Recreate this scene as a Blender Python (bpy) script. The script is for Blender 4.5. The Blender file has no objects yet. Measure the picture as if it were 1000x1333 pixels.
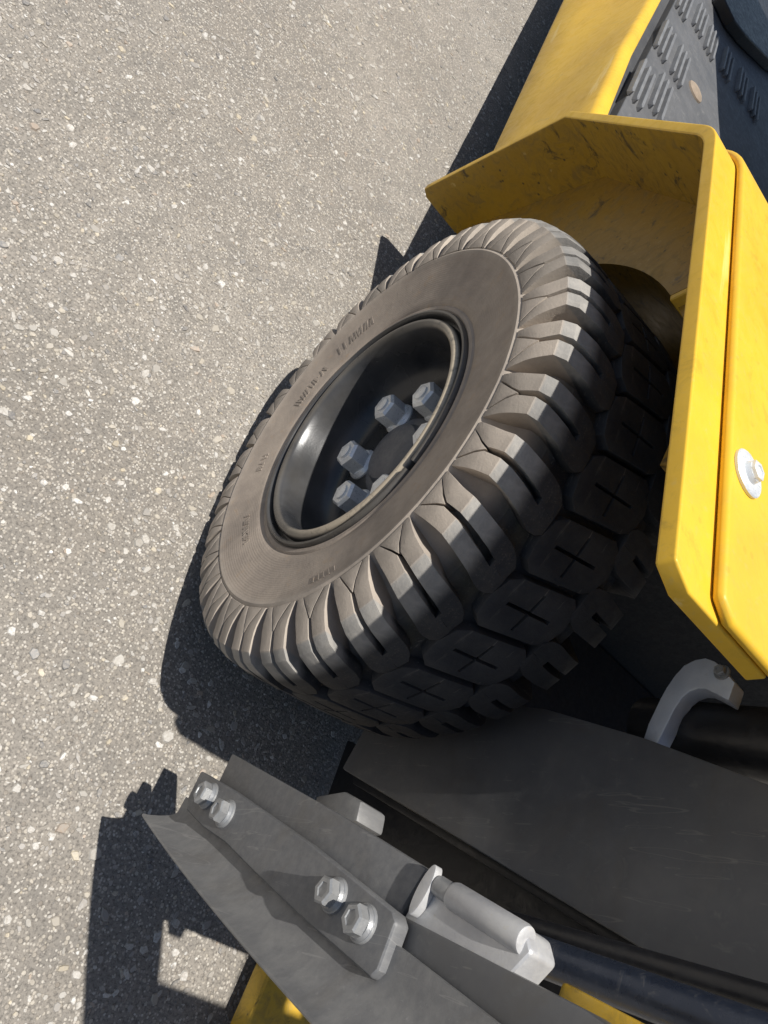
import bpy, bmesh, math, random
import numpy as np
from mathutils import Matrix, Vector

random.seed(7); rng = np.random.default_rng(11)
SC = bpy.context.scene
COL = SC.collection
GZ = 0.375            # wheel centre height above the asphalt; lengths below are given from the wheel centre

# ------------------------------------------------------------------ camera
cam_d = bpy.data.cameras.new('camera'); cam = bpy.data.objects.new('camera', cam_d); COL.objects.link(cam)
CAM = Vector((0.35209, 0.66218, 0.71175 + GZ))
RT = Vector((-0.674076, -0.309574, 0.670661)); DN = Vector((-0.594089, 0.766760, -0.243181)); FW = Vector((-0.438953, -0.562355, -0.700769))
M = Matrix.Identity(4)
for i in range(3):
    M[i][0] = RT[i]; M[i][1] = -DN[i]; M[i][2] = -FW[i]; M[i][3] = CAM[i]
cam.matrix_world = M
cam_d.sensor_fit = 'VERTICAL'; cam_d.sensor_height = 24.0; cam_d.sensor_width = 18.0
cam_d.lens = 917.815 / 1333.0 * 24.0
cam_d.clip_start = 0.01; cam_d.clip_end = 500
SC.camera = cam

# ------------------------------------------------------------------ sky and sun
SUN = Vector((0.142, -0.018, 1.0)).normalized()
w = bpy.data.worlds.new('World'); SC.world = w; w.use_nodes = True
nt = w.node_tree; nt.nodes.clear()
sky = nt.nodes.new('ShaderNodeTexSky'); sky.sky_type = 'NISHITA'; sky.sun_disc = False
sky.sun_elevation = math.asin(SUN.z); sky.sun_rotation = math.atan2(SUN.x, SUN.y)
sky.air_density = 1.0; sky.dust_density = 1.3; sky.ozone_density = 1.0
bg = nt.nodes.new('ShaderNodeBackground'); bg.inputs['Strength'].default_value = 0.066
out = nt.nodes.new('ShaderNodeOutputWorld')
nt.links.new(sky.outputs[0], bg.inputs[0]); nt.links.new(bg.outputs[0], out.inputs[0])
sd = bpy.data.lights.new('sun', 'SUN'); sd.energy = 5.0; sd.angle = math.radians(0.55); sd.color = (1.0, 0.968, 0.915)
so = bpy.data.objects.new('sun', sd); COL.objects.link(so); so.location = (2, -1, 12)
so.rotation_euler = SUN.to_track_quat('Z', 'Y').to_euler()
vs = SC.view_settings
vs.view_transform = 'Standard'; vs.look = 'None'; vs.exposure = 0.30; vs.gamma = 1.0; vs.use_curve_mapping = False

# ------------------------------------------------------------------ material helpers
class G:
    """small node-graph builder"""
    def __init__(s, name):
        s.m = bpy.data.materials.new(name); s.m.use_nodes = True
        s.t = s.m.node_tree; s.t.nodes.clear()
        s.o = s.t.nodes.new('ShaderNodeOutputMaterial')
        s.b = s.t.nodes.new('ShaderNodeBsdfPrincipled')
        s.t.links.new(s.b.outputs[0], s.o.inputs[0])
        s.tc = s.t.nodes.new('ShaderNodeTexCoord')
        s.obj = s.tc.outputs['Object']
    def put(s, sock, v):
        if isinstance(v, bpy.types.NodeSocket): s.t.links.new(v, sock)
        elif isinstance(v, (tuple, list)): sock.default_value = (v[0], v[1], v[2], 1) if len(sock.default_value) == 4 else v
        else: sock.default_value = v
    def noise(s, scale, detail=4, rough=.55, vec=None, dist=0, col=False):
        n = s.t.nodes.new('ShaderNodeTexNoise'); n.inputs['Scale'].default_value = scale
        n.inputs['Detail'].default_value = detail; n.inputs['Roughness'].default_value = rough; n.inputs['Distortion'].default_value = dist
        s.t.links.new(vec or s.obj, n.inputs['Vector']); return n.outputs['Color' if col else 'Fac']
    def voro(s, scale, feat='F1', outp='Distance', vec=None, rnd=1.0):
        n = s.t.nodes.new('ShaderNodeTexVoronoi'); n.feature = feat; n.inputs['Scale'].default_value = scale
        n.inputs['Randomness'].default_value = rnd
        s.t.links.new(vec or s.obj, n.inputs['Vector']); return n.outputs[outp]
    def ramp(s, f, lo, hi, a=0., b=1.):
        n = s.t.nodes.new('ShaderNodeMapRange'); n.interpolation_type = 'SMOOTHSTEP'
        s.put(n.inputs['Value'], f); n.inputs['From Min'].default_value = lo; n.inputs['From Max'].default_value = hi
        n.inputs['To Min'].default_value = a; n.inputs['To Max'].default_value = b; return n.outputs['Result']
    def math(s, op, a, b=0.):
        n = s.t.nodes.new('ShaderNodeMath'); n.operation = op; s.put(n.inputs[0], a); s.put(n.inputs[1], b); return n.outputs[0]
    def mix(s, f, a, b, blend='MIX'):
        n = s.t.nodes.new('ShaderNodeMix'); n.data_type = 'RGBA'; n.blend_type = blend
        s.put(n.inputs[0], f); s.put(n.inputs[6], a); s.put(n.inputs[7], b); return n.outputs[2]
    def sep(s, v):
        n = s.t.nodes.new('ShaderNodeSeparateXYZ'); s.t.links.new(v, n.inputs[0]); return n.outputs
    def stretch(s, sc, rot=(0, 0, 0)):
        n = s.t.nodes.new('ShaderNodeMapping'); n.inputs['Scale'].default_value = sc; n.inputs['Rotation'].default_value = rot
        s.t.links.new(s.obj, n.inputs['Vector']); return n.outputs[0]
    def rnd(s):
        n = s.t.nodes.new('ShaderNodeObjectInfo'); return n.outputs['Random']
    def bump(s, h, strength=.3, dist=.002):
        n = s.t.nodes.new('ShaderNodeBump'); n.inputs['Strength'].default_value = strength; n.inputs['Distance'].default_value = dist
        s.put(n.inputs['Height'], h); s.t.links.new(n.outputs[0], s.b.inputs['Normal'])
    def fin(s, col, rough=.6, metal=0., spec=.5):
        s.put(s.b.inputs['Base Color'], col); s.put(s.b.inputs['Roughness'], rough); s.put(s.b.inputs['Metallic'], metal)
        s.b.inputs['Specular IOR Level'].default_value = spec; return s.m

def mat_asphalt():
    g = G('asphalt')
    big = g.noise(1.6, 3, .6); mid = g.noise(14, 5, .6); fine = g.noise(420, 3, .7)
    c = g.mix(g.ramp(big, .3, .7), (.212, .189, .160), (.315, .285, .245))
    c = g.mix(g.ramp(mid, .35, .75), c, (.195, .180, .159))
    grain = g.noise(190, 4, .75)
    c = g.mix(g.ramp(grain, .33, .56), (.085, .078, .069), c)
    # fine pale aggregate, too small to build piece by piece
    cc = g.voro(230, 'F1', 'Color'); cd = g.voro(230, 'F1', 'Distance')
    pick = g.math('MULTIPLY', g.ramp(g.sep(cc)[0], .52, .60), g.ramp(cd, .50, .34))
    c = g.mix(g.math('MULTIPLY', pick, .8), c, g.mix(g.sep(cc)[1], (.34, .30, .25), (.60, .56, .49)))
    cc2 = g.voro(120, 'F1', 'Color'); cd2 = g.voro(120, 'F1', 'Distance')
    pick2 = g.math('MULTIPLY', g.ramp(g.sep(cc2)[0], .64, .70), g.ramp(cd2, .42, .30))
    c = g.mix(g.math('MULTIPLY', pick2, .75), c, g.mix(g.sep(cc2)[1], (.20, .17, .14), (.52, .47, .39)))
    c = g.mix(g.math('MULTIPLY', fine, .35), c, (.30, .27, .23))
    h = g.math('ADD', g.math('MULTIPLY', grain, 1.0), g.math('MULTIPLY', pick2, .5))
    h = g.math('ADD', h, g.math('MULTIPLY', mid, .5))
    g.bump(h, .8, .0035)
    return g.fin(c, .78, 0, .35)

def mat_chip():
    g = G('stone_chip')
    n = g.t.nodes.new('ShaderNodeAttribute'); n.attribute_name = 'tone'
    c = g.mix(g.ramp(g.noise(300, 3), .3, .8), n.outputs['Color'], (.30, .27, .23))
    return g.fin(c, .55, 0, .5)

def mat_yellow(name='yellow_paint', grime=0.11, base=(.74, .455, .034)):
    g = G(name)
    n1 = g.noise(7, 5, .6); n2 = g.noise(34, 6, .7, dist=1.2); n3 = g.noise(160, 3, .6)
    c = g.mix(g.ramp(n1, .3, .75), base, (base[0] * .86, base[1] * .83, base[2] * .9))
    c = g.mix(g.math('MULTIPLY', g.ramp(n3, .55, .8), .25), c, (.50, .40, .18))
    dust = g.math('MULTIPLY', g.ramp(n2, .46, .70), grime)
    c = g.mix(dust, c, (.17, .125, .05))
    blot = g.math('MULTIPLY', g.ramp(g.noise(15, 7, .75, dist=.8), .555, .66), min(1, grime * 1.5))
    c = g.mix(blot, c, (.05, .036, .018))
    sp = g.voro(90, 'F1', 'Distance'); spc = g.sep(g.voro(90, 'F1', 'Color'))[0]
    c = g.mix(g.math('MULTIPLY', g.math('MULTIPLY', g.ramp(sp, .32, .2), g.ramp(spc, .90, .94)), .9 if grime > .3 else .12), c, (.06, .045, .02))
    sc = g.noise(26, 4, .6, vec=g.stretch((1, .08, 1), (0, 0, .3)))
    c = g.mix(g.math('MULTIPLY', g.ramp(sc, .66, .72), .35), c, (.86, .70, .33))
    run = g.noise(30, 3, .6, vec=g.stretch((1, 1, .12)))
    c = g.mix(g.math('MULTIPLY', g.ramp(run, .55, .75), grime * .45), c, (.20, .14, .05))
    g.bump(g.math('ADD', g.math('MULTIPLY', n3, .4), n2), .10, .001)
    return g.fin(c, g.ramp(n2, .3, .8, .34, .62), 0, .45)

def mat_rubber():
    g = G('tyre_rubber')
    p = g.sep(g.obj)
    rad = g.math('SQRT', g.math('ADD', g.math('POWER', p[1], 2.), g.math('POWER', p[2], 2.)))
    n1 = g.noise(16, 5, .65); n2 = g.noise(85, 5, .7, dist=.6); n3 = g.noise(420, 3, .6)
    tread = g.ramp(rad, .3595, .3625)                      # worn clean crown against dusty side
    side = g.mix(g.ramp(n1, .3, .72), (.42, .365, .305), (.31, .27, .23))
    ring = g.ramp(rad, .302, .288)
    side = g.mix(g.math('MULTIPLY', ring, .8), side, g.mix(g.ramp(n1, .3, .72), (.345, .288, .236), (.25, .21, .176)))
    lit_facet = g.mix(g.ramp(n2, .35, .75), (.255, .246, .230), (.345, .328, .300))
    worn = g.mix(g.ramp(n2, .35, .75), (.034, .035, .039), (.066, .064, .061))  # wear, taken darker to carry the mudguard's shade as well
    crown = g.mix(g.ramp(p[0], -.014, -.036), lit_facet, worn)  # sunlit-to-shaded step across the lugs, put into the tread colour
    dusty = g.ramp(n2, .58, .82, 0, .22)
    c = g.mix(tread, side, g.mix(dusty, crown, (.145, .125, .10)))
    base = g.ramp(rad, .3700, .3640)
    outx = g.ramp(p[0], -.010, -.03)                      # near-black to brown tone in the tread grooves
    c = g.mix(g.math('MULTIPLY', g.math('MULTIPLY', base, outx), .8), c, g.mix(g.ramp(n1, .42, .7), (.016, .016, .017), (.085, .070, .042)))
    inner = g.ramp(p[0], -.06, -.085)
    c = g.mix(g.math('MULTIPLY', g.ramp(n3, .55, .8), .35), c, (.24, .21, .175))
    c = g.mix(g.math('MULTIPLY', inner, .9), c, g.mix(g.ramp(n1, .35, .7), (.022, .024, .029), (.045, .045, .047)))  # inner tread darkened further to stand for shade under the mudguard
    tint = g.mix(g.rnd(), (.72, .72, .72), (1.10, 1.08, 1.06))
    c = g.mix(1.0, c, tint, 'MULTIPLY')
    c = g.mix(g.math('MULTIPLY', g.math('MULTIPLY', g.ramp(g.noise(38, 5, .75), .56, .70), ring), .55), c, (.34, .245, .165))
    scuff = g.noise(60, 4, .6, vec=g.stretch((1, 1, .15), (.6, 0, 0)))
    c = g.mix(g.math('MULTIPLY', g.ramp(scuff, .64, .72), .35), c, (.36, .32, .27))
    # dark damp line streaks running round the sidewall
    rings = g.noise(55, 2, .5, vec=g.stretch((.2, .2, .2)))
    c = g.mix(g.math('MULTIPLY', g.ramp(g.noise(5, 4, .7), .52, .72), .30), c, (.07, .06, .052))
    fine = g.math('MULTIPLY', g.math('SINE', g.math('MULTIPLY', rad, 1700.)), .10)
    g.bump(g.math('ADD', g.math('ADD', g.math('MULTIPLY', n2, 1.), g.math('MULTIPLY', n3, .5)), g.math('MULTIPLY', fine, ring)), .35, .0018)
    return g.fin(c, g.ramp(n2, .3, .8, .62, .9), 0, .35)

def mat_rim():
    g = G('black_rim_paint')
    p = g.sep(g.obj)
    n1 = g.noise(14, 5, .65); n2 = g.noise(70, 6, .7, dist=1.0); n3 = g.noise(260, 3, .6)
    c = g.mix(g.ramp(n1, .35, .7), (.012, .014, .018), (.030, .033, .040))
    dust = g.math('MULTIPLY', g.ramp(g.noise(11, 3, .5), .15, .85), g.ramp(p[0], -.080, -.004, .20, .34))
    c = g.mix(dust, c, (.15, .135, .112))
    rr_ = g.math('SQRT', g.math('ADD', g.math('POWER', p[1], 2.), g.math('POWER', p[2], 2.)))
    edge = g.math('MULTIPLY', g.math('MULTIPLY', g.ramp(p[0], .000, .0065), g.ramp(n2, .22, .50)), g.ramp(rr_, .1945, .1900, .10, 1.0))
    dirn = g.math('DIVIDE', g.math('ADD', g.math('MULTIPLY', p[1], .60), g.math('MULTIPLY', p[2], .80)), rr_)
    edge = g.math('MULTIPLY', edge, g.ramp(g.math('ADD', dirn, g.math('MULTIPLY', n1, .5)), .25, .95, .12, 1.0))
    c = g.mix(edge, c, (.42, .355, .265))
    g.bump(g.math('ADD', n2, g.math('MULTIPLY', n3, .4)), .15, .001)
    return g.fin(c, g.mix(dust, (.24, .24, .24), (.6, .6, .6)), 0, .5)

def mat_metal(name, a, b, rough=.5, metal=.35, scale=18, str_=None, wear=.25, wearc=(.42, .40, .36), scratch=0.):
    g = G(name)
    v = g.stretch(str_) if str_ else None
    n1 = g.noise(scale, 6, .65, vec=v); n2 = g.noise(scale * 6, 5, .7, vec=v, dist=.8); n3 = g.noise(scale * 22, 3, .6)
    c = g.mix(g.ramp(n1, .3, .72), a, b)
    c = g.mix(g.math('MULTIPLY', g.ramp(n2, .56, .76), wear), c, wearc)
    if scratch:
        for k, rot in enumerate(((.5, .2, .3), (-.9, .1, 1.2), (1.3, .4, -.5))):
            v2 = g.stretch((2.2, 26, 2.2), rot); nn = g.noise(2.0 + k, 2, .5, vec=v2)
            line = g.math('MULTIPLY', g.ramp(nn, .676, .682), g.ramp(nn, .694, .688))
            c = g.mix(g.math('MULTIPLY', line, scratch), c, wearc)
        c = g.mix(g.math('MULTIPLY', g.ramp(g.noise(6, 6, .7, dist=.7), .50, .68), scratch), c, (.10, .085, .065))
    g.bump(g.math('ADD', n2, g.math('MULTIPLY', n3, .5)), .18, .001)
    return g.fin(c, g.ramp(n2, .25, .8, max(.08, rough - .14), rough + .16), metal, .5)

ASPH = mat_asphalt(); CHIP = mat_chip()
YEL = mat_yellow(); YELD = mat_yellow('muddy_shaded_yellow_paint', .58, (.42, .255, .016)); WELL = mat_yellow('mud_stained_shaded_yellow_paint', .70, (.29, .165, .012)); YELF = mat_yellow('worn_yellow_paint', .5, (.60, .37, .03))  # muddy and mud-stained bases are also darkened for shade under the mudguard
RUB = mat_rubber(); RIM = mat_rim()
ZINC = mat_metal('zinc_plating', (.80, .81, .80), (.62, .63, .64), .36, .35, 40, None, .3, (.70, .69, .64))
STEEL = mat_metal('bare_grey_steel', (.125, .127, .132), (.172, .171, .170), .50, .15, 20, (1, 5, 5), .35, (.30, .29, .27), scratch=.30)
LIPM = mat_metal('scuffed_steel', (.165, .165, .167), (.225, .222, .216), .48, .2, 16, (1, 4, 4), .45, (.36, .35, .33), scratch=.30)
BOLT = mat_metal('grey_bolt_steel', (.25, .255, .26), (.36, .36, .355), .40, .40, 50)
RAIL = mat_metal('dull_grey_paint', (.098, .099, .103), (.132, .131, .130), .42, 0, 7, None, .30, (.29, .275, .24), scratch=.30)
DARK = mat_metal('dark_grey_paint', (.050, .051, .054), (.072, .072, .073), .55, 0, 9, None, .22, (.15, .14, .12))
LITE = mat_metal('cast_aluminium', (.42, .42, .43), (.55, .545, .535), .45, .35, 25, None, .4, (.52, .46, .33))
BLACK = mat_metal('black_paint', (.010, .010, .012), (.020, .020, .022), .42, 0, 12, None, .12, (.08, .075, .065))
SHADE = mat_metal('shade_black', (.006, .006, .007), (.012, .011, .011), .75, 0, 12, None, .1, (.04, .035, .028))  # near-black that stands for deep shade in the wheel bay
BLUE = mat_metal('oiled_blue_steel', (.035, .045, .070), (.060, .072, .10), .34, .4, 12)
HUBM = mat_metal('dusty_hub_paint', (.050, .056, .072), (.095, .098, .106), .45, 0, 30, None, .3, (.14, .125, .10))
PLAS = mat_metal('grey_plastic', (.082, .083, .086), (.112, .112, .114), .55, 0, 14, None, .35, (.27, .26, .24))
RIB = mat_metal('worn_grey_plastic', (.135, .136, .140), (.185, .186, .188), .5, 0, 20, None, .4, (.32, .31, .29))
TAN = mat_metal('tan_dust', (.30, .235, .175), (.22, .175, .13), .9, 0, 40, None, .3, (.40, .33, .26))
HOOKM = mat_metal('blue_grey_steel', (.55, .59, .66), (.66, .69, .74), .45, .3, 14)

# ------------------------------------------------------------------ mesh helpers (z given from the wheel centre)
def mk(name, bm, mat, parent=None, smooth=False, shift=True, autosmooth=None):
    me = bpy.data.meshes.new(name)
    bmesh.ops.recalc_face_normals(bm, faces=bm.faces)
    if shift: bmesh.ops.translate(bm, verts=bm.verts, vec=(0, 0, GZ))
    bm.to_mesh(me); bm.free()
    me.materials.append(mat)
    if smooth: me.shade_smooth()
    if autosmooth: 
        me.shade_smooth(); me.set_sharp_from_angle(angle=math.radians(autosmooth))
    o = bpy.data.objects.new(name, me); COL.objects.link(o)
    if parent: o.parent = parent; o.matrix_parent_inverse = parent.matrix_world.inverted()
    return o

def bevel(bm, off, seg=2, ang=35):
    es = [e for e in bm.edges if len(e.link_faces) == 2 and e.calc_face_angle(0) > math.radians(ang)]
    if es: bmesh.ops.bevel(bm, geom=es, offset=off, segments=seg, affect='EDGES', profile=.6, clamp_overlap=True)

def prism(pts, axis, a, b, bev=0., seg=2, bm=None):
    """polygon in the plane normal to axis, extruded from a to b"""
    own = bm is None
    bm = bm or bmesh.new()
    def P(p, v): return {'x': (v, p[0], p[1]), 'y': (p[0], v, p[1]), 'z': (p[0], p[1], v)}[axis]
    A = [bm.verts.new(P(p, a)) for p in pts]; B = [bm.verts.new(P(p, b)) for p in pts]
    bm.faces.new(A); bm.faces.new(B[::-1]); n = len(pts)
    for i in range(n): bm.faces.new((A[i], B[i], B[(i + 1) % n], A[(i + 1) % n]))
    if own:
        bmesh.ops.recalc_face_normals(bm, faces=bm.faces)
        if bev: bevel(bm, bev, seg)
    return bm

def box(x0, x1, y0, y1, z0, z1, bev=.002, seg=2):
    return prism([(x0, y0), (x1, y0), (x1, y1), (x0, y1)], 'z', z0, z1, bev, seg)

def hexa(corn_lo, corn_hi, bev=.002, seg=2):
    bm = bmesh.new(); A = [bm.verts.new(p) for p in corn_lo]; B = [bm.verts.new(p) for p in corn_hi]; n = len(A)
    bm.faces.new(A); bm.faces.new(B[::-1])
    for i in range(n): bm.faces.new((A[i], B[i], B[(i + 1) % n], A[(i + 1) % n]))
    bmesh.ops.recalc_face_normals(bm, faces=bm.faces)
    if bev: bevel(bm, bev, seg)
    return bm

def lathe(prof, seg=128, a0=0., a1=2 * math.pi, closed=False, bm=None):
    """profile of (x, r) turned about the x axis; angle 0 = +y, 90 degrees = +z"""
    bm = bm or bmesh.new(); full = abs(a1 - a0 - 2 * math.pi) < 1e-6
    rows = []
    for k in range(seg if full else seg + 1):
        a = a0 + (a1 - a0) * k / seg
        rows.append([bm.verts.new((x, r * math.cos(a), r * math.sin(a))) for x, r in prof])
    n = len(prof); m = len(rows)
    for k in range(m if full else m - 1):
        A = rows[k]; B = rows[(k + 1) % m]
        for i in range(n if closed else n - 1):
            j = (i + 1) % n
            bm.faces.new((A[i], A[j], B[j], B[i]))
    if not full and closed:
        bm.faces.new(rows[0]); bm.faces.new(rows[-1][::-1])
    if not closed and full:
        for i in (0, n - 1):
            if prof[i][1] < 1e-5: pass
    return bm

def tube(p0, p1, r, seg=32, bev=.0):
    p0 = Vector(p0); p1 = Vector(p1); d = p1 - p0
    bm = bmesh.new()
    bmesh.ops.create_cone(bm, cap_ends=True, cap_tris=False, segments=seg, radius1=r, radius2=r, depth=d.length)
    q = d.to_track_quat('Z', 'Y').to_matrix().to_4x4(); q.translation = (p0 + p1) / 2
    bmesh.ops.transform(bm, matrix=q, verts=bm.verts)
    if bev: bevel(bm, bev, 2, 60)
    return bm

def join(a, b):
    me = bpy.data.meshes.new('tmp'); b.to_mesh(me); b.free(); a.from_mesh(me); bpy.data.meshes.remove(me); return a

def hexbolt(r=.016, h=.012, wr=.022, wh=.003, up=Matrix.Identity(4), stud=.0, phase=0., chamfer=True, skirt=0.):
    """hex head on a round washer along local +z"""
    bm = bmesh.new()
    def ring(rad, z, n, ph=0.): return [bm.verts.new((rad * math.cos(ph + 2 * math.pi * k / n), rad * math.sin(ph + 2 * math.pi * k / n), z)) for k in range(n)]
    def wall(A, B):
        n = len(A)
        for k in range(n): bm.faces.new((A[k], A[(k + 1) % n], B[(k + 1) % n], B[k]))
    N = 24
    a = ring(wr, 0, N); b = ring(wr, wh * .7, N); c = ring(wr * .95, wh, N)
    wall(a, b); wall(b, c); bm.faces.new(c); bm.faces.new(a[::-1])
    z0 = wh
    if skirt:
        s0 = ring(r * 1.15, z0 - .0005, N); s1 = ring(r * .98, z0 + skirt, N); wall(s0, s1); bm.faces.new(s1); z0 += skirt * .6
    a = ring(r, z0 - .0004, 6, phase); b = ring(r, z0 + h * .86, 6, phase); wall(a, b)
    c = ring(r * .84, z0 + h, 6, phase); wall(b, c); bm.faces.new(a[::-1])
    if stud:
        bm.faces.new(c)
        d = ring(r * .50, z0 + h - .0004, N); e = ring(r * .50, z0 + h + stud * .7, N); f_ = ring(r * .38, z0 + h + stud, N)
        wall(d, e); wall(e, f_); bm.faces.new(f_); bm.faces.new(d[::-1])
    else:
        d = ring(r * .55, z0 + h, 6, phase); wall(c, d); e = ring(r * .5, z0 + h - .0012, 6, phase); wall(d, e); bm.faces.new(e)
    bmesh.ops.transform(bm, matrix=up, verts=bm.verts)
    return bm

def cells_prism(top, base, faces, bev=.0013):
    """top and base vertex tables (same keys); walls drop from the open edges of the top faces"""
    bm = bmesh.new(); T = {}; Bv = {}
    for f in faces:
        for k in f:
            if k not in T: T[k] = bm.verts.new(top[k])
    for f in faces: bm.faces.new([T[k] for k in f])
    cnt = {}
    for f in faces:
        for i in range(len(f)):
            e = (f[i], f[(i + 1) % len(f)]); cnt[frozenset(e)] = cnt.get(frozenset(e), []) + [e]
    rim = []
    for k, es in cnt.items():
        if len(es) == 1:
            a, b = es[0]
            for q in (a, b):
                if q not in Bv: Bv[q] = bm.verts.new(base[q])
            bm.faces.new((T[b], T[a], Bv[a], Bv[b])); rim.append((a, b))
    bmesh.ops.recalc_face_normals(bm, faces=bm.faces)
    if bev:
        es = []
        for a, b in rim:
            e = bm.edges.get((T[a], T[b]))
            if e: es.append(e)
        bmesh.ops.bevel(bm, geom=es, offset=bev, segments=2, affect='EDGES', profile=.6, clamp_overlap=True)
    return bm

# ------------------------------------------------------------------ the asphalt
bm = bmesh.new()
bmesh.ops.create_grid(bm, x_segments=8, y_segments=8, size=120)
ground = mk('asphalt_ground', bm, ASPH, shift=False)
ground['kind'] = 'structure'; ground['label'] = 'worn grey asphalt with pale stone chips'

def chips():
    V = []; F = []; tone = []
    N = 80000
    X = rng.uniform(-.5, 1.55, N); Y = rng.uniform(-2.9, 1.05, N)
    S = np.clip(rng.lognormal(math.log(.0030), .52, N), .0015, .0115)
    keep = rng.random(N) < (.48 + .42 * np.sin(X * 2.3 + 1.1) * np.cos(Y * 1.9 + .4))
    tones = np.array([(.50, .475, .43), (.42, .395, .35), (.42, .375, .30), (.60, .58, .54), (.30, .28, .255), (.50, .43, .31), (.38, .30, .23), (.17, .165, .16)])
    pr = np.array([.20, .24, .12, .08, .20, .05, .03, .12])
    T = rng.choice(len(tones), N, p=pr / pr.sum())
    for i in range(N):
        if not keep[i] and S[i] < .006: continue
        n = 5 if S[i] < .005 else 6
        a = np.sort(rng.uniform(0, 2 * np.pi, 1)[0] + np.arange(n) * 2 * np.pi / n + rng.uniform(-.35, .35, n))
        el = rng.uniform(.38, .95); rot = rng.uniform(0, math.pi)
        rr = S[i] * rng.uniform(.72, 1.12, n)
        ux = rr * np.cos(a); uy = rr * np.sin(a) * el
        px = X[i] + ux * math.cos(rot) - uy * math.sin(rot); py = Y[i] + ux * math.sin(rot) + uy * math.cos(rot)
        h = .0006 + S[i] * .14; tx, ty = rng.uniform(-.12, .12, 2)
        b = len(V)
        for k in range(n): V.append((px[k], py[k], -.0004))
        for k in range(n): V.append((X[i] + (px[k] - X[i]) * .78, Y[i] + (py[k] - Y[i]) * .78, h + tx * (px[k] - X[i]) + ty * (py[k] - Y[i])))
        F.append(tuple(range(b + n, b + 2 * n)))
        for k in range(n): F.append((b + k, b + (k + 1) % n, b + n + (k + 1) % n, b + n + k))
        t = np.clip(tones[T[i]] * rng.uniform(.72, 1.08), 0, .8); tone += [(t[0], t[1], t[2], 1)] * (2 * n)
    me = bpy.data.meshes.new('stone_chips'); me.from_pydata(V, [], F)
    at = me.color_attributes.new('tone', 'FLOAT_COLOR', 'POINT')
    at.data.foreach_set('color', np.array(tone, dtype=np.float32).ravel())
    me.materials.append(CHIP)
    o = bpy.data.objects.new('stone_chips', me); COL.objects.link(o); o.parent = ground; o['kind'] = 'stuff'
chips()

# ------------------------------------------------------------------ the forklift
lift = bpy.data.objects.new('forklift', None); COL.objects.link(lift)
lift.empty_display_size = .3; lift.location = (-.6, -.6, 0)
lift['label'] = 'yellow forklift on asphalt with chunky black tyre under a bent steel mudguard'
lift['category'] = 'forklift'
bpy.context.view_layer.update()

# ---- tyre: carcass + tread blocks
YAW = math.radians(5.672)
WM = Matrix.Translation((0, 0, GZ)) @ Matrix.Rotation(YAW, 4, 'Z')
def wheelpart(name, bm, mat, parent, autosmooth=35, rx=0.):
    o = mk(name, bm, mat, None, shift=False, autosmooth=autosmooth)
    if parent is lift:
        o.parent = lift; o.matrix_parent_inverse = lift.matrix_world.inverted(); o.matrix_world = WM
    else:
        o.parent = parent; o.rotation_euler = (rx, 0, 0)
    return o

XM = -.125            # middle plane of the tyre
half = [(-.012, .196), (.000, .203), (.0035, .2075), (.0035, .2125), (.0015, .2155), (.004, .2185), (.0065, .230), (.0095, .247), (.0135, .265),
        (.0175, .282), (.0198, .291), (.0214, .2955), (.0221, .2985), (.0208, .3015), (.0175, .306), (.0070, .3135), (-.004, .3240), (-.013, .3370), (-.022, .3500), (-.032, .3590), (-.055, .3635), (-.09, .3645)]
prof = half + [(2 * XM - x, r) for x, r in reversed(half)]
tyre = wheelpart('tyre', lathe(prof, 240), RUB, lift, 30)
tyre['label'] = 'dusty black rubber tyre with deep tread blocks'

def interp(tab, t):
    i = min(int(t), len(tab) - 2); f = t - i
    return tuple(tab[i][k] + (tab[i + 1][k] - tab[i][k]) * f for k in range(len(tab[0])))
D2R = math.pi / 180
def pol(x, r, deg): return (x, r * math.cos(deg * D2R), r * math.sin(deg * D2R))

# rows: x_top, r_top, x_base, r_base, half width, sipe outer, sipe inner, skew (degrees)
ROWS = [
    (.0215, .3040, .0130, .3020, 5.30, 3.60, 3.25, 0),
    (.0205, .3150, .0055, .3100, 4.95, 2.50, 2.10, 0),
    (.0188, .3270, -.002, .3190, 4.55, 1.30, 0.85, 0),
    (.0170, .3380, -.009, .3270, 4.25, .45, .04, 0),
    (.0145, .3480, -.014, .3350, 4.05, .52, .04, 0),
    (.0110, .3605, -.018, .3430, 3.92, .58, .04, 0),
    (.0000, .3705, -.022, .3510, 3.90, .62, .04, -.45),
    (-.014, .3755, -.027, .3570, 3.95, .66, .04, -1.0),
    (-.030, .3782, -.034, .3595, 4.05, .66, .04, -1.6),
    (-.047, .3795, -.050, .3615, 4.25, .62, .04, -2.4),
    (-.056, .3798, -.058, .3620, 4.20, .50, .04, -2.8),
    (-.066, .3800, -.067, .3630, 3.70, .45, .04, -3.2),
    (-.074, .3800, -.075, .3640, 2.60, .40, .04, -3.5),
]
def lug_mesh(mirror, jit):
    top = {}; base = {}; faces = []
    for i, (xt, rt, xb, rb, H, a, b, sk) in enumerate(ROWS):
        if mirror: sk *= -.35
        cols = (-H, -a, -b, b, a, H)
        for j, c in enumerate(cols):
            c2 = c * 1.02 + sk
            X = (2 * XM - xt) if mirror else xt + .003 * min(1, i / 2); Xb = (2 * XM - xb) if mirror else xb
            top[(i, j)] = pol(X, rt + jit(i, j), c2); base[(i, j)] = pol(Xb, rb - .003, c2)
    for i in range(len(ROWS) - 1):
        for j in range(5):
            if i < 3: ok = j in (0, 2, 4)
            elif i < 9: ok = j in (0, 4)
            else: ok = True
            if ok: faces.append(((i, j), (i, j + 1), (i + 1, j + 1), (i + 1, j)))
    return cells_prism(top, base, faces, .0012)

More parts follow.
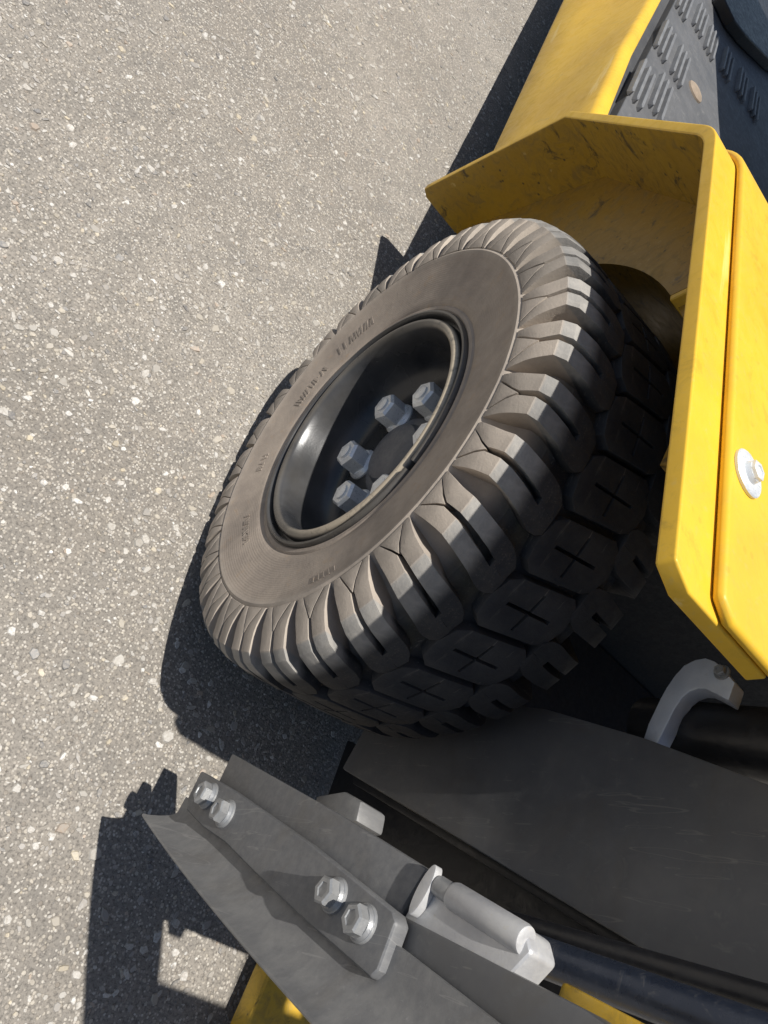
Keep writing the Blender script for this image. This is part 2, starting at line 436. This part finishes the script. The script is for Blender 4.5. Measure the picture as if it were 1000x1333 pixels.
def centre_mesh():
    xs = [-.057, -.032, -.0018, .0018, .032, .057]; ths = [-5.35, -3.9, -.30, .30, 3.9, 5.35]
    top = {}; base = {}; faces = []
    for i, t in enumerate(ths):
        for j, x in enumerate(xs):
            xx = x
            if i in (0, 5): xx = x * .66
            elif i in (1, 4): xx = x * .90
            sk = -x * 22
            if j in (0, 5) and i in (2, 3): xx = x * 1.0
            top[(i, j)] = pol(XM - .003 + xx, .3800 - abs(xx) * .012, t + sk); base[(i, j)] = pol(XM - .003 + xx * 1.02, .362, t * 1.02 + sk)
    for i in range(5):
        for j in range(5):
            if i == 2 and j in (1, 2, 3): continue
            if j == 2 and i in (1, 2, 3): continue
            faces.append(((i, j), (i, j + 1), (i + 1, j + 1), (i + 1, j)))
    return cells_prism(top, base, faces, .0013)

lugs = []
for v in range(4):
    rr = random.Random(v * 5 + 1)
    amp = .0007
    tab = {(i, j): rr.uniform(-amp, amp) for i in range(20) for j in range(6)}
    lugs.append((lug_mesh(False, lambda i, j, tab=tab: tab[(i, j)]), lug_mesh(True, lambda i, j, tab=tab: tab[(i, j)])))
me_l = []; me_c = None
def meshof(bm, name):
    bmesh.ops.recalc_face_normals(bm, faces=bm.faces)
    me = bpy.data.meshes.new(name); bm.to_mesh(me); bm.free(); me.materials.append(RUB)
    me.shade_smooth(); me.set_sharp_from_angle(angle=math.radians(23)); return me
me_l = [(meshof(a, 'tread_block'), meshof(b, 'tread_block')) for a, b in lugs]
me_c = meshof(centre_mesh(), 'tread_block')
for k in range(30):
    th = (11.4 + 12 * k)
    for me, off in ((me_l[(k * 7 + k // 3) % 4][0], 0), (me_c, 6.6), (me_l[(k * 5 + 1) % 4][1], 0.4)):
        o = bpy.data.objects.new('tread_block', me); COL.objects.link(o); o.parent = tyre
        o.rotation_euler = ((th + off + random.uniform(-.12, .12)) * D2R, 0, 0)

# worn raised characters on the sidewall: too abraded in the photograph to read, only strokes are left
def sidewall_marks():
    bm = bmesh.new(); rr = random.Random(5)
    def stroke(deg, r0, r1, dd, wdt=.0016):
        def sx(r): return float(np.interp(r, [q[1] for q in half[5:13]], [q[0] for q in half[5:13]]))
        c = []
        for rad, dg in ((r0, deg), (r1, deg + dd)):
            for s in (-1, 1):
                c.append((rad, dg + s * wdt / rad / D2R))
        c = [c[0], c[1], c[3], c[2]]
        lo = [bm.verts.new(pol(sx(r) - .0008, r, d)) for r, d in c]; hi = [bm.verts.new(pol(sx(r) + .0011, r, d)) for r, d in c]
        bm.faces.new(hi)
        for i in range(4): bm.faces.new((lo[i], lo[(i + 1) % 4], hi[(i + 1) % 4], hi[i]))
    for a0, a1, r0, h in ((-168, -148, .245, .018), (-141, -122, .241, .015), (-98, -90, .247, .012), (-66, -50, .243, .011)):
        a = a0
        while a < a1:
            n = rr.choice((1, 2, 2)); stroke(a, r0, r0 + h, rr.choice((0, .6, -.6)))
            if n == 2: stroke(a + 1.5, r0, r0 + h, rr.choice((0, .9, -.9)))
            if rr.random() < .6: stroke(a + .2, r0 + h * rr.choice((.02, .45, .85)), r0 + h * .12 + h * rr.choice((.0, .43, .82)), 1.6, .0008)
            a += 3.1 + rr.choice((0, 0, 0, 1.4))
    for k in range(5): stroke(8.2 + k * 1.9, .272, .284, 1.2, .0012)
    return bm
wheelpart('raised_lettering', sidewall_marks(), RUB, tyre, 30)['kind'] = 'stuff'

# ---- rim, lock ring, disc, nuts
rim_prof = [(-.020, .2060), (-.004, .2060), (-.0035, .2005), (-.004, .1975), (-.0085, .1965), (-.0085, .1925), (-.001, .1915), (.0045, .1895), (.0072, .1855), (.0074, .1815),
            (.0050, .1780), (-.001, .1755), (-.012, .1735), (-.030, .1715), (-.050, .1690), (-.066, .1655), (-.078, .1590), (-.086, .1490), (-.0885, .1400),
            (-.0885, .1290), (-.084, .1220), (-.084, .0720), (-.082, .0685)]
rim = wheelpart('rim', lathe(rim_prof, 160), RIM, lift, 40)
rim['label'] = 'black dusty wheel rim deep inside the tyre'
ring_prof = [(-.006, .2052), (.0035, .2050), (.0078, .2025), (.0082, .1995), (.0050, .1970), (-.006, .1965)]
g0 = 49 * D2R
wheelpart('lock_ring', lathe(ring_prof, 150, g0 + .030, g0 + 2 * math.pi - .030, closed=True), RIM, rim, 40)
hub = [(-.0835, .0720), (-.080, .0700), (-.078, .066), (-.078, .056), (-.072, .0535), (-.065, .049), (-.0615, .040), (-.0600, .025), (-.0595, .010), (-.0595, .0005)]
wheelpart('hub_cap', lathe(hub, 64), HUBM, rim, 35)
nutmat = Matrix.Rotation(math.pi / 2, 4, 'Y')      # local +z -> +x
for k in range(6):
    a = (18 + 60 * k) * D2R
    up = Matrix.Translation((-.0845, .094 * math.cos(a), .094 * math.sin(a))) @ nutmat
    nb = hexbolt(.0240, .033, .0275, .004, up, stud=.004, phase=random.uniform(0, 1), skirt=.006)
    wheelpart('lug_nut', nb, ZINC, rim, 30)

# ---- mudguard
XF, XI = .014, -.118
prof_f = [(-.894, -.205), (-.874, -.168), (-.649, .245)]
# rounded bend between the slanted and the flat run
P1 = Vector((-.649, .245)); P2 = Vector((-.222, .516)); P3 = Vector((.390, .516))
d1 = (P1 - P2).normalized(); d2 = (P3 - P2).normalized(); rb = .030
for k in range(7):
    t = k / 6; q = (P2 + d1 * rb) * (1 - t) ** 2 + P2 * 2 * t * (1 - t) + (P2 + d2 * rb) * t * t; prof_f.append((q.x, q.y))
prof_f += [(.370, .516), (.390, .516)]
bm = bmesh.new(); rows = []
for i, (y, z) in enumerate(prof_f):
    r = []
    for j, x in enumerate((XF, XF - .020, XI)):
        yy, zz = y, z
        if j == 0 and i == len(prof_f) - 1: yy = .377
        if j == 0 and i == 0: yy, zz = -.885, -.189
        r.append(bm.verts.new((x, yy, zz)))
    rows.append(r)
for i in range(len(rows) - 1):
    for j in range(2): bm.faces.new((rows[i][j], rows[i][j + 1], rows[i + 1][j + 1], rows[i + 1][j]))
bmesh.ops.recalc_face_normals(bm, faces=bm.faces)
if sum(f.normal.z for f in bm.faces) < 0: bmesh.ops.reverse_faces(bm, faces=bm.faces)
me = bpy.data.meshes.new('mudguard'); bmesh.ops.translate(bm, verts=bm.verts, vec=(0, 0, GZ)); bm.to_mesh(me); bm.free(); me.materials.append(YEL)
guard = bpy.data.objects.new('mudguard', me); COL.objects.link(guard); guard.parent = lift; guard.matrix_parent_inverse = lift.matrix_world.inverted()
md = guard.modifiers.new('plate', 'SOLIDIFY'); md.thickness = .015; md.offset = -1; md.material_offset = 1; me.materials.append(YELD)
md = guard.modifiers.new('edge', 'BEVEL'); md.width = .0022; md.segments = 3; md.limit_method = 'ANGLE'; md.angle_limit = math.radians(50)
md = guard.modifiers.new('wn', 'WEIGHTED_NORMAL')
me.shade_smooth()
guard['label'] = 'bent yellow steel mudguard with mud inside'

# well wall behind the tyre, with the arch cut clear of the tyre
def well_wall():
    bm = bmesh.new(); out_ = [(-.888, -.200), (-.648, .240), (-.222, .508), (-.150, .508)]
    segs = []
    L = [0]
    for i in range(3): L.append(L[-1] + math.dist(out_[i], out_[i + 1]))
    n = 30; vs_ = []
    for k in range(n + 1):
        d = L[-1] * k / n; i = max(j for j in range(3) if L[j] <= d + 1e-9); t = (d - L[i]) / (L[i + 1] - L[i])
        o_ = (out_[i][0] + (out_[i + 1][0] - out_[i][0]) * t, out_[i][1] + (out_[i + 1][1] - out_[i][1]) * t)
        a = (207 - (207 - 110.5) * k / n) * D2R; q = (.428 * math.cos(a), .428 * math.sin(a))
        vs_.append([bm.verts.new((x, y, z)) for x in (XI + .004, XI - .008) for y, z in (o_, q)])
    for k in range(n):
        A, B = vs_[k], vs_[k + 1]
        bm.faces.new((A[0], A[1], B[1], B[0])); bm.faces.new((A[2], B[2], B[3], A[3])); bm.faces.new((A[1], A[3], B[3], B[1])); bm.faces.new((A[0], B[0], B[2], A[2]))
    bm.faces.new((vs_[0][0], vs_[0][2], vs_[0][3], vs_[0][1])); bm.faces.new((vs_[-1][0], vs_[-1][1], vs_[-1][3], vs_[-1][2]))
    return bm
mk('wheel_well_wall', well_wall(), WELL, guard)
lin = [(XI - .0085, .428), (-.372, .428), (-.372, .438), (XI - .0085, .438)]
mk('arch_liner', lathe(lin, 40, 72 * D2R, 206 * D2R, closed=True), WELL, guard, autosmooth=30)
mk('wheel_well_panel', hexa([(XI + .004, -.150, .40), (XI + .004, -.140, .40), (-.365, -.060, .44), (-.365, -.070, .44)], [(XI + .004, -.150, .499), (XI + .004, -.140, .499), (-.365, -.060, .499), (-.365, -.070, .499)], .0015, 1), YEL, guard)
mk('inner_well_wall', box(-.385, -.373, -.45, -.06, .12, .500, .002, 1), BLACK, guard)  # black here stands for the shade inside the wheel well
# upper deck plate lying on the mudguard
bm = bmesh.new(); rows = []
Q1 = Vector((-.46, .3775)); Q2 = Vector((-.2255, .5262)); Q3 = Vector((.391, .5262)); e1 = (Q1 - Q2).normalized()
dp = [(Q1.x, Q1.y)]
for k in range(7):
    t = k / 6; q = (Q2 + e1 * .04) * (1 - t) ** 2 + Q2 * 2 * t * (1 - t) + (Q2 + Vector((.04, 0))) * t * t; dp.append((q.x, q.y))
dp += [(.12, .5262), (.376, .5262), (.391, .5262)]
for i, (y, z) in enumerate(dp):
    r = []
    for j, x in enumerate((-.030, -.046, -.266, -.66, -1.8)):
        yy = y
        if i == len(dp) - 1: yy = (.378, .391, .391, .190, .190)[j]
        if i == len(dp) - 2: yy = (.366, .376, .376, .175, .175)[j]
        if i == len(dp) - 3 and j >= 3: yy = .05
        r.append(bm.verts.new((x, yy, z)))
    rows.append(r)
for i in range(len(rows) - 1):
    for j in range(4): bm.faces.new((rows[i][j], rows[i][j + 1], rows[i + 1][j + 1], rows[i + 1][j]))
bmesh.ops.recalc_face_normals(bm, faces=bm.faces)
if sum(f.normal.z for f in bm.faces) < 0: bmesh.ops.reverse_faces(bm, faces=bm.faces)
me = bpy.data.meshes.new('deck_plate'); bmesh.ops.translate(bm, verts=bm.verts, vec=(0, 0, GZ)); bm.to_mesh(me); bm.free(); me.materials.append(YEL); me.shade_smooth()
dk = bpy.data.objects.new('deck_plate', me); COL.objects.link(dk); dk.parent = guard; dk.matrix_parent_inverse = guard.matrix_world.inverted()
md = dk.modifiers.new('plate', 'SOLIDIFY'); md.thickness = .0095; md.offset = -1
md = dk.modifiers.new('edge', 'BEVEL'); md.width = .0042; md.segments = 3; md.limit_method = 'ANGLE'; md.angle_limit = math.radians(50)
md = dk.modifiers.new('wn', 'WEIGHTED_NORMAL')
up = Matrix.Translation((-.055, .250, .5265))
bolt = mk('deck_bolt', hexbolt(.0085, .005, .020, .003, up, skirt=.004, phase=.3), ZINC, guard, autosmooth=30)

# ---- chassis side panel
bm = bmesh.new(); rows = []
for y in np.linspace(-3.4, -.86, 12):
    xt = -.020 + (y + .741) * .102
    r = [bm.verts.new((-.062, y, -.092)), bm.verts.new((-.052, y, -.085)), bm.verts.new((-.048, y, -.070))]
    for t, dx in ((.3, 0), (.6, 0), (.88, 0)): r.append(bm.verts.new((-.048 + (xt + .048) * t, y, -.07 + .30 * t)))
    for a in np.linspace(0, 90, 5): r.append(bm.verts.new((xt - .018 * (1 - math.cos(a * D2R)), y, .232 + .018 * math.sin(a * D2R))))
    r.append(bm.verts.new((xt - .028, y, .250))); r.append(bm.verts.new((xt - .031, y, .247))); r.append(bm.verts.new((xt - .031, y, .18))); rows.append(r)
for v in rows[-1]: v.co.y = -.894 + (v.co.z + .205) * .544 - .022
for i in range(len(rows) - 1):
    for j in range(len(rows[0]) - 1): bm.faces.new((rows[i][j], rows[i][j + 1], rows[i + 1][j + 1], rows[i + 1][j]))
mk('side_panel', bm, YEL, lift, autosmooth=40)['label'] = 'yellow chassis side panel below the step'
mk('underbody', box(-1.6, -.075, -3.4, -.95, -.13, -.07, .004), BLACK, lift)

# ---- foot step with raised grip ribs
def xr(y): return -.098 + (y + .884) * .1086      # outer edge line of the step
stp = [(xr(-.70), -.70), (xr(-3.4), -3.4), (-1.5, -3.4), (-1.5, -.70)]
step = mk('foot_step', prism(stp, 'z', .20, .25, .004, 3), PLAS, lift, autosmooth=30)
step['label'] = 'grey plastic foot step with grip ribs'
def xy_(y): return -.020 + (y + .741) * .102
gut = [(xy_(-.70) - .026, -.70), (xy_(-3.4) - .026, -3.4), (xr(-3.4) - .02, -3.4), (xr(-.70) - .02, -.70)]
mk('step_gutter', prism(gut, 'z', .185, .222, .002, 1), DARK, step)
pads = [((-.245, -1.367), .0), ((-.172, -1.358), 0), ((-.130, -1.030), 0), ((-.198, -1.100), 0), ((-.216, -1.72), 0), ((-.297, -1.79), 0), ((-.364, -1.78), 0), ((-.458, -1.83), 0), ((-.552, -1.88), 0), ((-.637, -1.91), 0),
        ((-.275, -1.02), 0), ((-.385, -1.40), 0)]
def pad_mesh():
    bm = bmesh.new()
    for k in (-1, 0, 1):
        x = k * .0185; L = .098
        pts = [(x - .006, -L + .006), (x, -L - .004), (x + .006, -L + .006), (x + .006, L - .006), (x, L + .004), (x - .006, L - .006)]
        A = [bm.verts.new((p[0], p[1], 0)) for p in pts]; B = [bm.verts.new((x + (p[0] - x) * .6, p[1] * .985, .0115)) for p in pts]
        bm.faces.new(B)
        for i in range(6): bm.faces.new((A[i], A[(i + 1) % 6], B[(i + 1) % 6], B[i]))
    bmesh.ops.recalc_face_normals(bm, faces=bm.faces)
    me = bpy.data.meshes.new('grip_ribs'); bm.to_mesh(me); bm.free(); me.materials.append(RIB); return me
pm = pad_mesh()
for (x, y), _ in pads[:10]:
    o = bpy.data.objects.new('grip_ribs', pm); COL.objects.link(o); o.parent = step; o.matrix_parent_inverse = step.matrix_world.inverted()
    o.location = (x, y, .2498 + GZ); o.rotation_euler = (0, 0, math.radians(-5))
plug = [(.000, .0300), (.004, .0285), (.0075, .022), (.0090, .012), (.0092, .0004)]
pb = lathe(plug, 28); bmesh.ops.transform(pb, matrix=Matrix.Translation((-.325, -1.385, .2502)) @ Matrix.Rotation(-math.pi / 2, 4, 'Y'), verts=pb.verts)
mk('step_plug', pb, TAN, step, autosmooth=40)
mat_pts = [(-.345, -2.06), (-.425, -2.045), (-.50, -2.10), (-.58, -2.18), (-.70, -2.31), (-.9, -2.6), (-.9, -3.2), (-.30, -3.2)]
mk('floor_mat', prism(mat_pts, 'z', .2515, .285, .004, 2), BLACK, step)
blocker = [(-.355, -1.50), (-.300, -1.85), (-.262, -2.10), (-.20, -2.6), (-1.3, -2.6), (-1.3, -.95), (-.60, -.95), (-.43, -1.10)]  # unseen block, outline drawn to cast the shade edge on the step
mk('step_blocker', prism(blocker, 'z', .86, 1.35, .01, 2), DARK, lift, autosmooth=30)['label'] = 'added dark block shading the foot step'
mk('blocker_post', box(-1.25, -.95, -1.6, -1.2, .24, .87, .01), DARK, lift)

# ---- black sheets added for the shade behind the tyre
mk('floor_shade_sheet', box(-2.2, -.305, -.20, .285, -.235, -.20, .004, 2), SHADE, lift)  # added sheet, its black stands for shade
mk('rear_shade_sheet', box(-2.2, -.39, -.225, -.205, -.36, .49, .002, 1), SHADE, lift)

# ---- mast: outer rail tipped forward, with the pivot hook and the tilt ram behind it
def yz(name, pts, x0, x1, mat, parent, bev=.003, seg=2, smooth=30):
    return mk(name, prism(pts, 'x', x0, x1, bev, seg), mat, parent, autosmooth=smooth)
rail = yz('mast_rail', [(.368, -.209), (.500, .215), (.566, .430), (.806, 1.20), (.66, 1.20), (.375, .429), (.327, .300), (.285, .16), (.262, .02), (.266, -.10), (.300, -.188)], -.33, -.362, RAIL, lift, .004)
rail['label'] = 'wide dark grey mast rail tipped forward'
yz('gap_shade_sheet', [(.50, -.33), (.72, .44), (1.02, 1.4), (.80, 1.4), (.50, .44), (.28, -.33)], -.410, -.44, BLACK, lift)  # black sheet added to fill the shaded gap behind the carriage
yz('rail_web', [(.365, -.215), (.377, -.215), (.577, .430), (.565, .430)], -.3635, -.41, BLACK, rail, .002)
hook = [(.319, .286), (.301, .290), (.285, .296), (.269, .302), (.256, .308), (.241, .317), (.229, .327), (.223, .340), (.222, .352), (.227, .362), (.235, .371), (.256, .386), (.277, .380), (.268, .366), (.261, .354), (.260, .345), (.263, .336), (.270, .328), (.284, .320), (.299, .314), (.325, .303)]
cl = yz('pivot_hook', hook, -.350, -.374, HOOKM, lift, .002)
cl['label'] = 'pale blue grey curved steel hook round the black ram'
up = Matrix.Translation((-.350, .243, .372)) @ Matrix.Rotation(math.pi / 2, 4, 'Y')
mk('hook_bolt', hexbolt(.0065, .007, .009, .002, up, phase=.4), BOLT, cl, autosmooth=30)
mk('tilt_ram', tube((-.410, .278, .250), (-.410, .352, .75), .040, 40, .003), BLACK, lift, autosmooth=40)

# ---- fork carriage standing in front of the tyre, tipped forward with the mast
side = yz('carriage_plate', [(.452, -.124), (.514, .127), (.551, .262), (.600, .239), (.520, -.128)], -.122, -.095, STEEL, lift, .003)
side['label'] = 'flat grey carriage plate with scratched face'
def fitline(P, z0, z1, n=44):
    c = np.polyfit([p[1] for p in P], [p[0] for p in P], 3)
    return [(float(np.polyval(c, z)), float(z)) for z in np.linspace(z0, z1, n)]
J = fitline([(.546, -.173), (.559, -.083), (.570, -.024), (.591, .054), (.616, .147), (.638, .249), (.652, .313), (.688, .45), (.735, .62), (.812, .90)], -.173, .90)
Ed = fitline([(.550, -.194), (.583, -.084), (.643, .108), (.673, .242), (.725, .45), (.768, .62), (.840, .90)], -.194, .90)
bm = bmesh.new(); rows = []
for (jy, jz), (ey, ez) in zip(J, Ed):
    r = [(-.0945, jy - .030, jz), (-.0865, jy - .030, jz)]
    for q in (0., .18, .36, .54, .70, .84, .94):
        r.append((-.0865 + (.0315) * q ** 2.2, jy - .012 + (ey - jy + .012) * q, jz + (ez - jz) * q))
    r += [(-.053, ey, ez), (-.0525, ey + .0022, ez), (-.055, ey + .004, ez), (-.066, ey + .0055, ez), (-.080, ey + .003, ez), (-.0945, ey - .004, ez)]
    rows.append([bm.verts.new(p) for p in r])
n = len(rows[0])
for i in range(len(rows) - 1):
    for j in range(n): bm.faces.new((rows[i][j], rows[i][(j + 1) % n], rows[i + 1][(j + 1) % n], rows[i + 1][j]))
bm.faces.new(rows[0]); bm.faces.new(rows[-1][::-1])
ret = mk('carriage_flange', bm, LIPM, lift, autosmooth=40)
ret['label'] = 'scuffed grey flange curling out to a pointed foot'
plate = yz('bolted_plate', [(.483, -.148), (.502, -.061), (.548, .118), (.589, .256), (.596, .263), (.630, .258), (.6365, .252), (.608, .140), (.584, .054), (.561, -.024), (.549, -.083), (.532, -.140), (.518, -.150)], -.0945, -.0775, STEEL, lift, .0035, 3)
plate['label'] = 'grey steel plate held by four hex bolts'
for (y, z, br) in ((.514, -.098, .0130), (.532, -.044, .0130), (.588, .184, .0122), (.603, .229, .0122)):
    up = Matrix.Translation((-.0775, y, z)) @ Matrix.Rotation(math.pi / 2, 4, 'Y')
    mk('plate_bolt', hexbolt(br, .011, br * 1.22, .003, up, phase=random.uniform(0, 1), skirt=.003), BOLT, plate, autosmooth=30)
chan = yz('carriage_channel', [(.585, .232), (.645, .232), (.672, .40), (.80, .86), (.74, .86), (.615, .42)], -.124, -.097, RAIL, lift, .003)
yz('lower_carriage_bar', [(.560, -.02), (.600, -.03), (.632, .10), (.592, .115)], -1.10, -.126, STEEL, lift, .004)
yz('upper_carriage_bar', [(.690, .66), (.790, .64), (.800, .71), (.700, .73)], -1.10, -.126, STEEL, lift, .004)

# lift cylinder head and rod on the carriage
cast = yz('cylinder_bracket', [(.5515, .2640), (.560, .300), (.578, .366), (.592, .374), (.618, .352), (.622, .340), (.598, .2435)], -.130, -.0985, LITE, lift, .004, 3)
cast['label'] = 'pale cast bracket with short cylinder'
mk('cylinder_body', tube((-.100, .566, .292), (-.100, .586, .368), .0105, 32, .004), LITE, cast, autosmooth=40)
eye = [(.568 + .019 * math.cos(a) - .004 * math.sin(a), .269 + .0075 * math.sin(a) - .005 * math.cos(a)) for a in np.linspace(0, 2 * math.pi, 28, endpoint=False)]
yz('bracket_lug', eye, -.0983, -.090, LITE, cast, .003, 3)
mk('piston_rod', tube((-.098, .562, .278), (-.098, .567, .296), .0080, 24), BOLT, cast, autosmooth=40)
mk('cylinder_rod', tube((-.205, .567, .20), (-.205, .605, .62), .0150, 32), BLUE, lift, autosmooth=40)
mk('hydraulic_hose', tube((-.240, .545, .16), (-.240, .575, .62), .0100, 24), BLACK, lift, autosmooth=40)
yz('stay_bracket', [(.598, .372), (.626, .366), (.640, .43), (.612, .45)], -.165, -.140, YELF, lift, .003)
blk = [(.464, -.052), (.456, .000), (.466, .036), (.490, .040), (.500, -.040)]
yz('stop_block', blk, -.235, -.190, LIPM, lift, .005)

# out of view: block added to shade the mast rail, then the mast head
mk('rail_blocker', box(-.222, -.190, .28, .80, 1.10, 1.30, .004, 1), DARK, lift)['label'] = 'added dark block shading the mast rail'
mk('mast_head', box(-.95, -.222, .66, .80, 1.12, 1.28, .004, 1), DARK, lift)

# ---- fork: hangs on the carriage, so it is a thing of its own
fb = bmesh.new()
fk = [(-.400, .618), (-.390, .73), (-.370, 1.5), (-.425, 2.0), (-.455, 2.0), (-.53, 1.5), (-.530, .73), (-.530, .618)]
fork = mk('fork', prism(fk, 'z', -.345, -.300, .010, 3), YELF, None, autosmooth=30)
fork['label'] = 'worn yellow fork under the grey carriage lip'; fork['category'] = 'fork'
